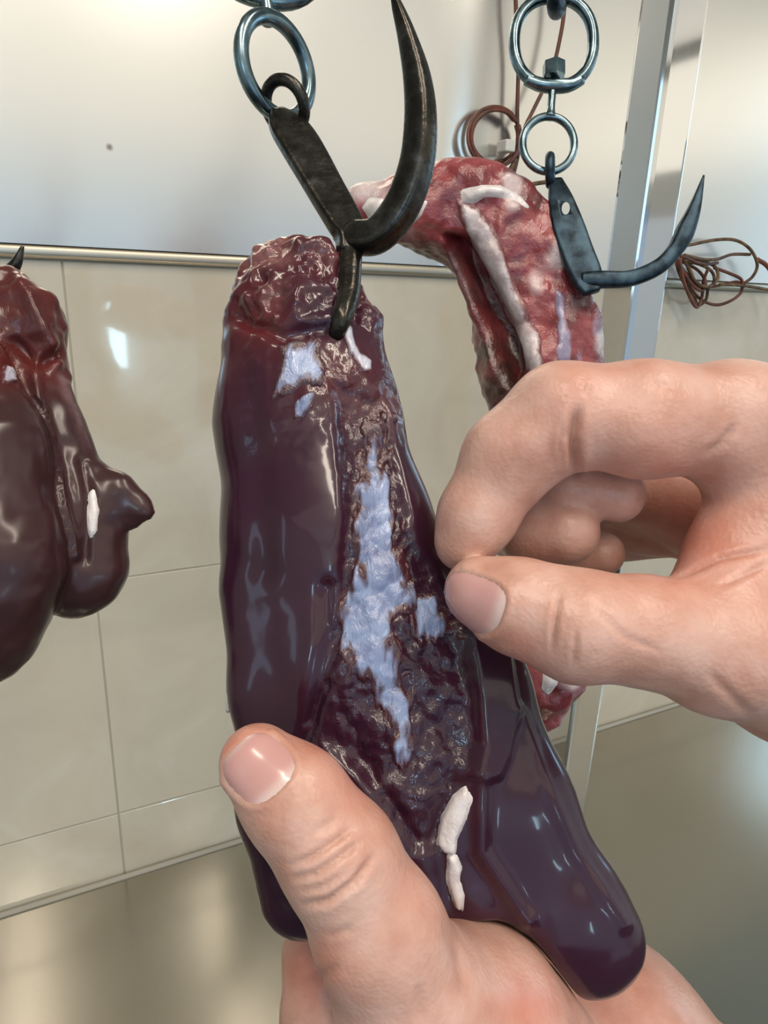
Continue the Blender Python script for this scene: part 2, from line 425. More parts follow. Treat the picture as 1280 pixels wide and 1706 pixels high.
c = t.ramp(a, [(0.3, (0.57, 0.50, 0.39)), (0.55, (0.63, 0.565, 0.45)), (0.75, (0.69, 0.64, 0.54))])
t.set('Base Color', c); t.set('Normal', t.bump(b, 0.02, 0.01)); M['tile'] = m
M['grout'] = mat('grout', (0.46, 0.42, 0.35), 0.9)
M['paint'] = mat('cream_paint', (0.82, 0.78, 0.70), 0.8)
M['floor'] = mat('shop_floor', (0.04, 0.055, 0.055), 0.5)
m = mat('cable_jacket', (0.24, 0.065, 0.03), 0.45); t = NT(m)
t.set('Base Color', t.ramp(t.noise(70, 3), [(0.35, (0.07, 0.025, 0.018)), (0.65, (0.19, 0.05, 0.025))])); M['cable'] = m
m = mat('old_twine_cable', (0.10, 0.055, 0.025), 0.6); t = NT(m)
t.set('Base Color', t.ramp(t.noise(90, 3), [(0.35, (0.05, 0.025, 0.018)), (0.65, (0.20, 0.11, 0.045))])); M['cable_dark'] = m
M['plastic'] = mat('white_plastic', (0.72, 0.70, 0.64), 0.45)

# ------------------------------------------------------------------ the setting
WY = 0.72                                     # face of the tiles
ZT = CAM[2] + 0.012                           # underside of the steel cladding
ZC = CAM[2] - 0.958 * WY                      # counter top
def structure(name, lo, hi, m, bevel=0.0): return tag(box(name, lo, hi, m, None, bevel), kind='structure')
structure('floor', (-2.4, -3.2, -0.05), (3.2, 1.0, 0.0), M['floor'])
structure('ceiling', (-2.4, -3.2, 2.75), (3.2, 1.0, 2.8), M['paint'])
structure('wall_left', (-2.4, -3.1, 0.0), (-2.35, 0.74, 2.75), M['paint'])
structure('wall_right', (3.1, -3.1, 0.0), (3.15, 0.74, 2.75), M['paint'])
structure('wall_front', (-2.35, -3.15, 2.05), (3.1, -3.05, 2.75), M['paint'])
wb = structure('wall_back', (-2.4, WY + 0.0015, 0.0), (3.15, 0.85, 2.75), M['grout'])
wb['_org'] = tuple(wb.location)
G = 0.0007
zs = [ZC - 0.15, CAM[2] - 0.832 * WY, CAM[2] - 0.42 * WY, ZT]
for i in range(-3, 5):
    x0 = 0.027 + 0.6 * i
    for a, b in zip(zs[:-1], zs[1:]):
        if x0 + 0.6 > 3.1 or x0 < -2.35: continue
        box('tile', (x0 + G, WY, a + G), (x0 + 0.6 - G, WY + 0.012, b - G), M['tile'], wb, 0.0012)
pn = structure('wall_panel', (-2.35, WY - 0.006, ZT + 0.012), (3.1, WY + 0.001, 2.4), M['panel'])
# rolled lip below the cladding
P = np.array([(-2.34, WY - 0.002, ZT + 0.006), (3.09, WY - 0.002, ZT + 0.006)])
v, f = sweep(P, 0.0055, 0.006, seg=16, sq=3.0, side=(0, 1, 0)); tag(mesh_obj('trim_1', v, f, M['trim']), kind='structure')

ct = empty('counter', (0.4, 0.45, ZC), 'worn brushed stainless steel counter below the tiled wall', 'counter')
box('counter_top', (-1.6, 0.10, ZC - 0.04), (2.4, WY - 0.0005, ZC), M['counter'], ct, 0.003)
P = np.array([(-1.59, WY - 0.0040, ZC + 0.001), (2.39, WY - 0.0040, ZC + 0.001)])
v, f = sweep(P, 0.0035, seg=10); mesh_obj('sealant_bead', v, f, M['grout'], ct)
for x in (-1.5, 2.3):
    for y in (0.14, 0.60): box('leg', (x, y, 0.0), (x + 0.04, y + 0.04, ZC - 0.04), M['counter'], ct)

# square post standing on the counter
r = ray(1107, 126); PD = 0.615 / (r @ FW); pc = CAM + r * PD; PW = 0.0445
px0, py0 = pc[0], pc[1]
pe = empty('steel_post', (px0 + PW / 2, py0 + PW / 2, ZC), 'polished square steel post standing in front of the back wall', 'post')
box('shaft', (px0, py0, ZC), (px0 + PW, py0 + PW, 2.74), M['post'], pe, 0.006, 4)
box('foot_plate', (px0 - 0.015, py0 - 0.015, ZC), (px0 + PW + 0.015, py0 + PW + 0.015, ZC + 0.004), M['post'], pe, 0.001)

# ------------------------------------------------------------------ front double hook and its swivel
h1 = empty('meat_hook', at(580, 400, .195), 'dark forged double hook with long upturned point, holding the middle liver', 'hook')
pts, a, b = path([(462, 186, .212, 13, 8), (476, 205, .210, 30, 11), (500, 240, .207, 36, 12), (540, 310, .201, 34, 12), (575, 372, .196, 31, 14), (584, 398, .194, 25, 16), (582, 425, .192, 20, 16)], 6)
v, f = sweep(pts, a, b, seg=24, sq=4.5, side=-FW * 0.92 + RT * 0.38); mesh_obj('shank', v, f, M['forged'], h1)
pts, a, b = path([(566, 392, .197, 14), (590, 395, .193, 25), (628, 392, .190, 28), (668, 346, .187, 29), (694, 275, .184, 28), (701, 200, .182, 26), (695, 130, .181, 22), (678, 60, .180, 15), (662, 10, .180, 9), (652, -22, .180, 2)], 8)
v, f = sweep(pts, a, b * 0.9, seg=20, sq=3.0); mesh_obj('long_point', v, f, M['forged'], h1)
pts, a, b = path([(584, 400, .195, 21), (583, 440, .191, 20), (580, 490, .186, 19), (568, 535, .181, 16), (556, 575, .186, 10), (552, 600, .192, 3)], 8)
v, f = sweep(pts, a, b, seg=20, sq=2.6); mesh_obj('lower_point', v, f, M['forged'], h1)
k = .213 / FPX
ax1 = RT * 0.80 + UP * -0.55 ; ax1 /= np.linalg.norm(ax1)
ax2 = UP * 0.55 + RT * 0.3 - FW * 0.75; ax2 -= ax1 * (ax2 @ ax1); ax2 /= np.linalg.norm(ax2)
v, f = ring(at(475, 176, .212), ax1, ax2, 37 * k, 38 * k, 10 * k); mesh_obj('eye', v, f, M['forged'], h1)

s1 = empty('swivel_ring', at(461, 190, .213), 'grey steel swivel ring linked through the eye of the front hook', 'ring')
ax1 = RT * 0.66 + FW * 0.75 + UP * 0.12; ax1 /= np.linalg.norm(ax1)
ax2 = UP + RT * 0.12; ax2 -= ax1 * (ax2 @ ax1); ax2 /= np.linalg.norm(ax2)
v, f = ring(at(461, 113, .213), ax1, ax2, 73 * k, 74 * k, 12.5 * k); mesh_obj('lower_ring', v, f, M['zinc'], s1)
pts, a, b = path([(449, 37, .213, 14), (446, 20, .213, 12), (443, -2, .213, 12), (442, -40, .213, 12)], 5)
v, f = sweep(pts, a, b, seg=14); mesh_obj('swivel_stem', v, f, M['zinc'], s1)
ax1u = RT * 0.95 + FW * 0.3; ax1u /= np.linalg.norm(ax1u); ax2u = UP - ax1u * (UP @ ax1u); ax2u /= np.linalg.norm(ax2u)
v, f = ring(at(436, -118, .213), ax1u, ax2u, 106 * k, 118 * k, 13 * k, power=2.4); mesh_obj('upper_ring', v, f, M['zinc'], s1)

# ------------------------------------------------------------------ rear hook, its swivel and the hanger above
D2 = .374; k = D2 / FPX
s2 = empty('swivel_ring', at(915, 285, D2), 'zinc swivel with a large and a small ring hanging in front of the cables', 'ring')
v, f = ring(at(923, 70, D2), RT, UP, 66 * k, 74 * k, 9.5 * k, power=2.25); mesh_obj('upper_ring', v, f, M['zinc'], s2)
pts, a, b = path([(876, 132, D2, 9), (900, 141, D2, 11), (925, 143, D2, 12), (948, 142, D2, 11), (970, 132, D2, 9)], 5)
v, f = sweep(pts, a, b, seg=14); mesh_obj('swivel_bar', v, f, M['zinc'], s2)
pts, a, b = path([(923, 106, D2, 19), (923, 128, D2, 19), (922, 132, D2, 17)], 2)
v, f = sweep(pts, a, b, seg=6); mesh_obj('swivel_nut', v, f, M['zinc'], s2, smooth=False)
pts, a, b = path([(922, 132, D2, 7), (920, 160, D2, 6.5), (918, 182, D2, 7), (916, 196, D2, 11)], 5)
v, f = sweep(pts, a, b, seg=12); mesh_obj('swivel_stem', v, f, M['zinc'], s2)
v, f = ring(at(914, 240, D2), RT, UP, 43 * k, 46 * k, 6.5 * k); mesh_obj('lower_ring', v, f, M['zinc'], s2)

h2 = empty('meat_hook', at(985, 470, D2), 'blue-black forged hook with flat shank, barbed point beside the steel post', 'hook')
pts, a, b = path([(926, 300, D2, 11, 5), (934, 330, D2 - .006, 20, 6), (945, 370, D2 - .011, 26, 6), (962, 420, D2 - .015, 27, 7), (978, 462, D2 - .017, 26, 8), (986, 488, D2 - .018, 14, 8)], 6)
v, f = sweep(pts, a, b, seg=24, sq=4.5, side=-FW); sh = mesh_obj('shank', v, f, M['blued'], h2)
pts = np.array([at(943, 347, D2 - .03), at(943, 347, D2 + .02)]); v, f = sweep(pts, 6.5 * k, 9.5 * k, seg=16, side=UP)
cut = mesh_obj('cutter', v, f, None); bo = sh.modifiers.new('hole', 'BOOLEAN'); bo.operation = 'DIFFERENCE'; bo.solver = 'EXACT'; bo.object = cut
bpy.context.view_layer.update()
sh.data = bpy.data.meshes.new_from_object(sh.evaluated_get(bpy.context.evaluated_depsgraph_get())); sh.modifiers.clear()
bpy.data.objects.remove(cut)
pts, a, b = path([(968, 468, D2 - .016, 14), (1000, 466, D2 - .018, 14), (1050, 464, D2 - .019, 13), (1095, 446, D2 - .020, 13), (1122, 420, D2 - .020, 13), (1136, 398, D2 - .020, 15), (1144, 380, D2 - .020, 15), (1158, 345, D2 - .021, 10), (1173, 292, D2 - .022, 1.5)], 7)
v, f = sweep(pts, a, b * 0.85, seg=16, sq=3.0); mesh_obj('curved_point', v, f, M['blued'], h2)
ax1 = RT * 0.25 + FW * 0.95; ax1 /= np.linalg.norm(ax1); ax2 = UP - ax1 * (UP @ ax1); ax2 /= np.linalg.norm(ax2)
v, f = ring(at(917, 284, D2), ax1, ax2, 17 * k, 22 * k, 8 * k, n=28, seg=10); mesh_obj('eye', v, f, M['blued'], h2)
hg = empty('rail_hook', at(925, 10, D2), 'dark rail hook whose end passes through the large zinc ring', 'hook')
pts, a, b = path([(926, -420, D2 + .02, 13), (926, -120, D2 + .02, 13), (927, -40, D2 + .018, 14), (929, 0, D2 + .006, 15), (928, 16, D2 - .008, 15), (924, 6, D2 - .022, 13), (921, -18, D2 - .028, 8)], 8)
v, f = sweep(pts, a, b, seg=14, side=RT); mesh_obj('hook_bar', v, f, M['blued'], hg)

# how the two hands lie: palm and finger bones as (x, y, distance, half width)
GRIP_PALM = [[(1010, 1745, .240, 155), (1180, 1920, .240, 165), (1300, 2060, .243, 168)],
          [(1010, 1745, .240, 155), (880, 1800, .225, 165), (760, 1850, .222, 165)],
          [(795, 1702, .172, 146), (850, 1800, .19, 165)]]
GRIP_LIMBS = [[(430, 1270, .150, 65), (492, 1333, .148, 82), (566, 1428, .148, 92), (632, 1550, .150, 104), (690, 1680, .156, 126), (790, 1800, .175, 165)],
           [(760, 1850, .215, 120), (600, 1780, .208, 88), (545, 1690, .207, 72), (545, 1590, .211, 68), (610, 1480, .220, 60), (700, 1420, .224, 54)],
           [(760, 1880, .225, 120), (640, 1820, .222, 90), (590, 1680, .226, 72), (650, 1560, .236, 64), (740, 1500, .238, 58)],
           [(820, 1880, .235, 120), (720, 1800, .240, 90), (680, 1660, .244, 70), (740, 1560, .250, 62), (820, 1500, .250, 54)],
           [(900, 1880, .245, 110), (820, 1780, .255, 80), (790, 1650, .258, 62), (840, 1560, .262, 54), (900, 1510, .262, 48)]]
PINCH_PALM = [[(1480, 900, .192, 190), (1650, 960, .200, 200)],
          [(1300, 858, .174, 112), (1440, 900, .185, 160)],
          [(1215, 945, .170, 74), (1360, 960, .178, 140)]]
PINCH_LIMBS = [[(798, 985, .160, 60), (862, 1008, .158, 75), (960, 1042, .156, 88), (1080, 1054, .158, 87), (1200, 1076, .162, 108), (1340, 1090, .172, 150), (1480, 1040, .185, 180)],
           [(1440, 740, .182, 118), (1220, 704, .172, 96), (1070, 698, .168, 91), (935, 694, .168, 84), (850, 762, .170, 73), (792, 862, .171, 60), (772, 905, .171, 48)],
           [(1440, 830, .212, 110), (1180, 845, .228, 84), (1000, 800, .222, 64), (915, 796, .196, 56), (950, 812, .186, 50), (1028, 826, .183, 45)],
           [(1440, 880, .225, 100), (1180, 868, .242, 70), (960, 850, .235, 60), (862, 872, .205, 56), (890, 884, .190, 56), (944, 884, .184, 55)],
           [(1440, 890, .240, 90), (1180, 868, .254, 58), (960, 890, .242, 50), (890, 915, .214, 45), (940, 920, .200, 42), (1002, 922, .195, 38)]]

# ------------------------------------------------------------------ livers
def liver_middle():
    S = Solid([
        [(488, 478, .197, 88), (503, 560, .196, 124), (513, 700, .193, 150), (550, 900, .189, 172), (600, 1100, .187, 185), (650, 1300, .187, 195), (700, 1450, .187, 175)],
        [(715, 1000, .190, 88), (780, 1150, .187, 96), (845, 1350, .185, 108), (940, 1520, .184, 100), (984, 1570, .184, 90)],
        [(452, 985, .184, 84), (462, 1150, .181, 74), (480, 1340, .183, 80), (506, 1490, .185, 74)],
        [(450, 455, .196, 34), (520, 450, .193, 40), (558, 462, .196, 34)],
        [(410, 485, .195, 26), (450, 520, .192, 40)]], 0.00072, flat=0.62, zc=.189)
    c = [S.chain(x, .006) for x in S.ch]
    F = smin(c[0], c[1], .010); F = smin(F, c[2], .004); F = smin(F, c[3], .003); F = smin(F, c[4], .002)
    F = S.press(F, GRIP_PALM + GRIP_LIMBS + PINCH_PALM + PINCH_LIMBS, .0020)
    V, Q = S.mesh(F, 2); N = normals(V, Q); px, py = project(V); front = smooth01((-N[:, 2] - 0.05) / 0.3)
    disp = np.zeros(len(V))
    # raised flap over the right lobe
    flap = inside(px, py, [(768, 1050), (800, 1020), (850, 1080), (866, 1180), (852, 1262), (836, 1300), (800, 1308), (778, 1296), (790, 1235), (784, 1160), (772, 1100)])
    disp += front * .0030 * smooth01((flap + 4) / 20)
    # furrowed middle field between the smooth lobes
    mid = inside(px, py, [(560, 640), (640, 660), (690, 900), (760, 1010), (780, 1110), (786, 1240), (770, 1310), (735, 1420), (690, 1420), (600, 1290), (505, 1210), (535, 1130), (560, 1000), (575, 850)])
    midw = front * smooth01((mid + 12) / 26)
    disp -= .0024 * midw
    groove = seg_dist(px, py, [(545, 980), (540, 1080), (515, 1200), (500, 1260)]); disp -= front * .002 * np.exp(-(groove / 14) ** 2)
    groove = seg_dist(px, py, [(800, 1312), (800, 1415), (850, 1490), (880, 1530)]); disp += front * .0024 * np.exp(-(groove / 13) ** 2)
    groove = seg_dist(px, py, [(772, 1318), (735, 1420), (752, 1500), (770, 1540)]); disp -= front * .0016 * np.exp(-(groove / 20) ** 2)
    groove = seg_dist(px, py, [(862, 1180), (905, 1300), (960, 1420), (1040, 1540)]); disp += front * .0010 * np.exp(-(groove / 12) ** 2)
    groove = seg_dist(px, py, [(400, 600), (420, 690), (430, 800), (440, 950)]); disp -= front * .0010 * np.exp(-(groove / 24) ** 2)
    groove = seg_dist(px, py, [(395, 530), (470, 560), (540, 545)]); disp -= front * .0022 * np.exp(-(groove / 12) ** 2)
    rough_top = front * smooth01((800 - py) / 160) * smooth01((px - 380) / 60)
    rough = np.clip(np.maximum(midw, 0.8 * rough_top * (0.45 + 0.55 * smooth01(noise(V, 90, 5) * 2 + .4))), 0, 1)
    lump = noise(V, 130, 1) * .0012 + noise(V, 300, 2) * .0008 + noise(V, 620, 3) * .0004
    torn = smooth01((560 - py) / 60)
    disp += (0.03 + 1.0 * rough + 1.3 * torn) * lump + noise(V, 45, 9) * .0004
    V = V + N * disp[:, None]
    V = relax(V, Q, 1, .3); N = normals(V, Q)
    red = np.clip(smooth01((760 - py) / 230) * (0.55 + 0.6 * noise(V, 60, 7)), 0, 1)
    pale = np.clip(rough_top * smooth01(noise(V, 70, 12) * 1.5 - .1) * .3 + smooth01((455 - py) / 25) * smooth01((500 - px) / 40) * .7, 0, 1)
    root = empty('pork_liver', at(560, 1560, .187), 'dark purple liver hanging from the front hook, gripped by two hands', 'liver')
    W_ = to_world(V); o = mesh_obj('flesh', W_, Q, M['liver'], root)
    set_attr(o, 'red', red); set_attr(o, 'rough', rough); set_attr(o, 'pale', pale)
    def sheet(name, poly, height, mt, wob, seed, thick=8, sink=.0006):
        A = V * np.array([1.6, .45, 1.0]); w = noise(A, 260, seed) * wob + noise(A, 620, seed + 1) * wob * .8
        mk = np.where(N[:, 2] < -0.08, inside(px, py, poly) + w, -99)
        Vp, Fp, ids = patch(V, Q, N, mk, height, sink, thick)
        q = mesh_obj(name, to_world(Vp), Fp, mt, root); set_attr(q, 'cover', smooth01(mk[ids] / min(30, max(8, .8 * mk[ids].max())))); return q
    sheet('membrane', [(612, 690), (648, 690), (652, 760), (672, 880), (700, 985), (690, 1010), (660, 1040), (672, 1100), (694, 1180), (690, 1262), (672, 1288), (650, 1230), (610, 1150), (566, 1080), (562, 1010), (588, 960), (592, 800)], .0009, M['membrane'], 15, 31)
    sheet('membrane', [(462, 572), (500, 566), (540, 560), (538, 590), (548, 612), (545, 640), (505, 650), (448, 668), (462, 620)], .0006, M['membrane'], 7, 33)  # large blue wet highlight, painted as a coloured sheet
    sheet('membrane', [(486, 662), (530, 650), (520, 680), (500, 705), (484, 700)], .0005, M['membrane'], 4, 35)  # smaller wet highlight below it, also put into a sheet's colour
    sheet('membrane', [(578, 532), (592, 560), (600, 585), (622, 600), (620, 622), (600, 618), (576, 590), (566, 555)], .0008, M['pale_membrane'], 4, 37)
    sheet('membrane', [(690, 990), (735, 985), (745, 1010), (770, 1060), (730, 1075), (700, 1060)], .0005, M['membrane'], 14, 39)
    sheet('fat_strip', [(780, 1310), (790, 1330), (780, 1365), (764, 1402), (760, 1424), (744, 1426), (733, 1414), (744, 1370), (762, 1330)], .0016, M['fat'], 1.5, 41, 10)
    sheet('fat_strip', [(748, 1424), (764, 1426), (772, 1448), (768, 1468), (776, 1495), (776, 1526), (760, 1518), (746, 1470)], .0016, M['fat'], 1.5, 43, 10)
    pts, a, b = path([(412, 1096, .182, 3), (399, 1124, .180, 9), (388, 1156, .180, 11), (379, 1186, .181, 3)], 6)
    v, f = sweep(pts, a, b, seg=12); mesh_obj('fat_strip', v, f, M['fat'], root)
liver_middle()

def liver_left():
    S = Solid([
        [(-20, 535, .185, 88), (36, 545, .184, 66), (52, 640, .184, 60), (70, 740, .183, 72), (110, 860, .182, 92), (125, 940, .182, 92)],
        [(140, 795, .182, 30), (196, 826, .181, 34), (226, 842, .181, 17), (246, 856, .181, 5)],
        [(205, 850, .181, 24), (222, 872, .181, 10)],
        [(-90, 650, .176, 110), (-60, 780, .170, 140), (-50, 930, .167, 152), (-60, 1010, .168, 140)],
        [(-120, 560, .186, 90), (-190, 720, .180, 130), (-230, 900, .178, 150), (-210, 1060, .178, 120)],
        [(-60, 500, .186, 60), (14, 486, .186, 34)]], 0.0008, flat=0.7, zc=.178)
    c = [S.chain(x, .005) for x in S.ch]
    F = smin(c[0], c[1], .003); F = smin(F, c[2], .003); F = smin(F, c[5], .004); F = smin(F, c[4], .006); F = smin(F, c[3], .0025)
    V, Q = S.mesh(F, 2); N = normals(V, Q); px, py = project(V); front = smooth01((-N[:, 2] - 0.05) / 0.3)
    top = smooth01((690 - py) / 80)
    sm = smooth01((60 + (py - 560) * .12 - px) / 40) * smooth01((py - 640) / 40)
    g = seg_dist(px, py, [(100, 590), (60, 605), (20, 570)]); disp = -front * .003 * np.exp(-(g / 10) ** 2)
    g = seg_dist(px, py, [(30, 470), (66, 530), (100, 600)]); disp += front * .0018 * np.exp(-(g / 12) ** 2)
    g = seg_dist(px, py, [(58, 600), (66, 680), (88, 760), (108, 850), (126, 925)]); disp += front * .0022 * np.exp(-(g / 9) ** 2)
    g = seg_dist(px, py, [(138, 770), (150, 830), (140, 930)]); disp -= front * .0012 * np.exp(-(g / 9) ** 2)
    disp += (0.35 + 0.9 * top) * (noise(V, 120, 51) * .0013 + noise(V, 300, 52) * .0008) + noise(V, 40, 53) * .0007
    V = relax(V + N * disp[:, None], Q, 1, .3); N = normals(V, Q)
    root = empty('pork_liver', at(0, 1150, .18), 'brown-purple liver cut off by the left edge of the picture', 'liver')
    o = mesh_obj('flesh', to_world(V), Q, M['liver_brown'], root)
    set_attr(o, 'red', np.clip(top * (0.35 + 0.6 * noise(V, 60, 55)), 0, 1)); set_attr(o, 'rough', np.clip(top * .5 * (1 - sm), 0, 1))
    set_attr(o, 'pale', np.clip(front * smooth01(1 - np.abs(px - 135 - (py - 700) * .4) / 22) * smooth01((py - 600) / 40) * smooth01((760 - py) / 40) * .8, 0, 1))
    for name, poly, hgt, mt in [('fat_patch', [(150, 815), (158, 812), (166, 850), (164, 885), (150, 902), (146, 870)], .0008, M['fat']),
                                ('membrane', [(0, 610), (18, 615), (28, 640), (0, 645)], .0006, M['pale_membrane'])]:
        mk = np.where(N[:, 2] < -.05, inside(px, py, poly) + noise(V, 300, 57) * 2, -99)
        if (mk > 2).any():
            Vp, Fp, ids = patch(V, Q, N, mk, hgt, .0006, 6); q = mesh_obj(name, to_world(Vp), Fp, mt, root); set_attr(q, 'cover', smooth01(mk[ids] / 8))
liver_left()
h3 = empty('meat_hook', at(-10, 470, .190), 'small dark hook point sticking out above the left liver', 'hook')
pts, a, b = path([(-150, 120, .200, 12), (-130, 300, .200, 12), (-90, 420, .198, 12), (-40, 470, .196, 12), (5, 462, .192, 12), (26, 440, .190, 9), (38, 410, .189, 2.5)], 8)
v, f = sweep(pts, a, b, seg=14, sq=2.6); mesh_obj('curved_point', v, f, M['forged'], h3)
pts = [at(-158, 90, .2)]; v, f = ring(at(-152, 90, .2), RT, UP, 32 * .2 / FPX, 34 * .2 / FPX, 9 * .2 / FPX); mesh_obj('eye', v, f, M['forged'], h3)

# ------------------------------------------------------------------ meat on the bone
def meat():
    S = Solid([
        [(604, 338, .375, 30), (650, 345, .376, 44), (710, 352, .378, 68), (780, 362, .382, 80), (845, 425, .386, 88), (888, 520, .390, 96), (908, 620, .392, 94), (925, 760, .394, 88), (925, 950, .396, 76), (912, 1120, .398, 52), (915, 1190, .400, 34)],
        [(735, 318, .372, 42), (800, 325, .370, 44), (868, 365, .372, 46), (925, 430, .374, 40), (950, 520, .378, 40), (960, 640, .382, 38)],
        [(780, 440, .380, 32), (812, 510, .382, 28), (842, 600, .384, 24), (836, 645, .386, 12)],
        [(905, 1120, .392, 34), (925, 1168, .390, 26)]], 0.0013, flat=0.75, zc=.384)
    c = [S.chain(x, .010) for x in S.ch]
    F = smin(c[0], c[1], .006); F = smin(F, c[2], .004); F = smin(F, c[3], .004)
    V, Q = S.mesh(F, 1); N = normals(V, Q); px, py = project(V); front = smooth01((-N[:, 2] - 0.02) / 0.3)
    disp = noise(V, 50, 61) * .0042 + noise(V, 120, 62) * .0016 + noise(V, 280, 63) * .0007
    cav = inside(px, py, [(745, 395), (790, 400), (830, 470), (862, 540), (880, 610), (850, 640), (830, 600), (800, 530), (770, 470)])
    disp -= front * .016 * smooth01((cav + 14) / 30)
    V = relax(V + N * disp[:, None], Q, 1, .4); N = normals(V, Q)
    root = empty('pork_neck_bones', at(915, 1190, .4), 'raw red pork bones with white fat, arching down from the rear hook', 'meat')
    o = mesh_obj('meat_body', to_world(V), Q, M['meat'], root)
    px, py = project(V)
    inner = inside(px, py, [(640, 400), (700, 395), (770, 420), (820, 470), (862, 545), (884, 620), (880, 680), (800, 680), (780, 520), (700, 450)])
    set_attr(o, 'dark', np.clip(smooth01((inner + 15) / 30) * (0.75 + .5 * noise(V, 90, 64)), 0, 1))  # shade of the recess beside the rib, painted into the meat colour
    pl = smooth01((noise(V, 75, 65) - .30) / .5) * .8
    pl = np.maximum(pl, smooth01((1 - np.abs(px - 610) / 60)) * smooth01((350 - py) / 30))
    set_attr(o, 'pale', np.clip(pl, 0, 1) * (1 - .8 * smooth01((inner + 15) / 30)))
    def sheet(name, poly, hgt, mt, wob, seed):
        mk = np.where(N[:, 2] < 0.25, inside(px, py, poly) + noise(V, 120, seed) * wob, -99)
        Vp, Fp, ids = patch(V, Q, N, mk, hgt, .0012, 22); q = mesh_obj(name, to_world(Vp), Fp, mt, root); set_attr(q, 'cover', smooth01(mk[ids] / 14))
    sheet('rib', [(756, 328), (785, 335), (822, 372), (846, 430), (872, 500), (898, 555), (915, 640), (885, 650), (868, 585), (838, 520), (806, 450), (782, 405), (762, 365)], .0026, M['rib'], 5, 71)
    sheet('fat_strip', [(770, 318), (800, 305), (835, 303), (872, 325), (880, 345), (850, 335), (810, 330), (785, 345), (765, 342)], .0025, M['fat'], 5, 73)
    sheet('fat_strip', [(676, 352), (700, 328), (716, 335), (705, 362), (676, 388), (664, 380)], .002, M['fat'], 4, 75)
    sheet('fat_strip', [(600, 345), (615, 330), (640, 325), (650, 345), (630, 380), (612, 372)], .002, M['fat'], 4, 77)
    sheet('silver_skin', [(925, 480), (945, 490), (955, 560), (950, 610), (925, 605), (920, 545)], .001, M['silver'], 6, 79)
    sheet('fat_strip', [(900, 1110), (930, 1115), (936, 1140), (915, 1160), (898, 1150)], .002, M['fat'], 4, 81)
meat()

# ------------------------------------------------------------------ hands
def build_hand(palm, limbs, kj, h, creases, reds, label, base, nails, bumps=()):
    S = Solid(palm + limbs, h)
    np_ = len(palm)
    P = None
    for c in S.ch[:np_]:
        d = S.chain(c, .010); P = d if P is None else smin(P, d, .012)
    R = P
    for c, k in zip(S.ch[np_:], kj):
        g = smin(P, S.chain(c, .005), k); R = smin(R, g, .0010)
    V, Q = S.mesh(R, 3); N = normals(V, Q); px, py = project(V); front = smooth01((-N[:, 2] + 0.05) / 0.3)
    disp = noise(V, 70, 91) * .0004; fold = np.zeros(len(V)); zpix = FPX / .16
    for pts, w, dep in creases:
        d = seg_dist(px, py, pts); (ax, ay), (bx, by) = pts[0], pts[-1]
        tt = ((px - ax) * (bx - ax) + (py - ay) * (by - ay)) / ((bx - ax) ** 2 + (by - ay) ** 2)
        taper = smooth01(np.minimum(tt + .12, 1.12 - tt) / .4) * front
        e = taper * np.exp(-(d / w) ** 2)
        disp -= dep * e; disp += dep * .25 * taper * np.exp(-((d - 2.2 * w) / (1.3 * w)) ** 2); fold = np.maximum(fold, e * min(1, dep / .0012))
    for x, y, r, hgt in bumps: disp += front * hgt * np.exp(-((px - x) ** 2 + (py - y) ** 2) / r ** 2)
    masks = []
    for n in nails:
        (cx, cy), (ux, uy), L, Wd = n
        u = (px - cx) * ux + (py - cy) * uy; v = -(px - cx) * uy + (py - cy) * ux
        q = 1 - (np.abs(u / L) ** 3.0 + np.abs(v / Wd) ** 3.0) ** (1 / 3.0)
        mk = np.where(front > .3, q * min(L, Wd), -99); masks.append((mk, u / L))
        disp -= front * .0005 * smooth01((mk + 2) / 6); disp += front * .00045 * np.exp(-((mk + 6) / 5) ** 2) * (u < L * .55)
    V = V + N * disp[:, None]; N = normals(V, Q)
    red = np.zeros(len(V))
    for x, y, r, s in reds: red = np.maximum(red, s * np.exp(-((px - x) ** 2 + (py - y) ** 2) / r ** 2))
    red = np.clip(red + .10 * noise(V, 60, 93), 0, 1)
    root = empty('person', base, label, 'hand')
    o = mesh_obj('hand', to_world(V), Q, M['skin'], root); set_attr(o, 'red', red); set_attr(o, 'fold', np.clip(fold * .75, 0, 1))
    for mk, u in masks:
        Vp, Fp, ids = patch(V, Q, N, mk, .00055, .0004, 5)
        Vp = relax(Vp, Fp, 2, .4); q = mesh_obj('fingernail', to_world(Vp), Fp, M['nail'], root)
        set_attr(q, 'rim', np.clip(smooth01((-u[ids] - .55) / .4) * .8 + smooth01((u[ids] - .75) / .2) * .7, 0, 1))

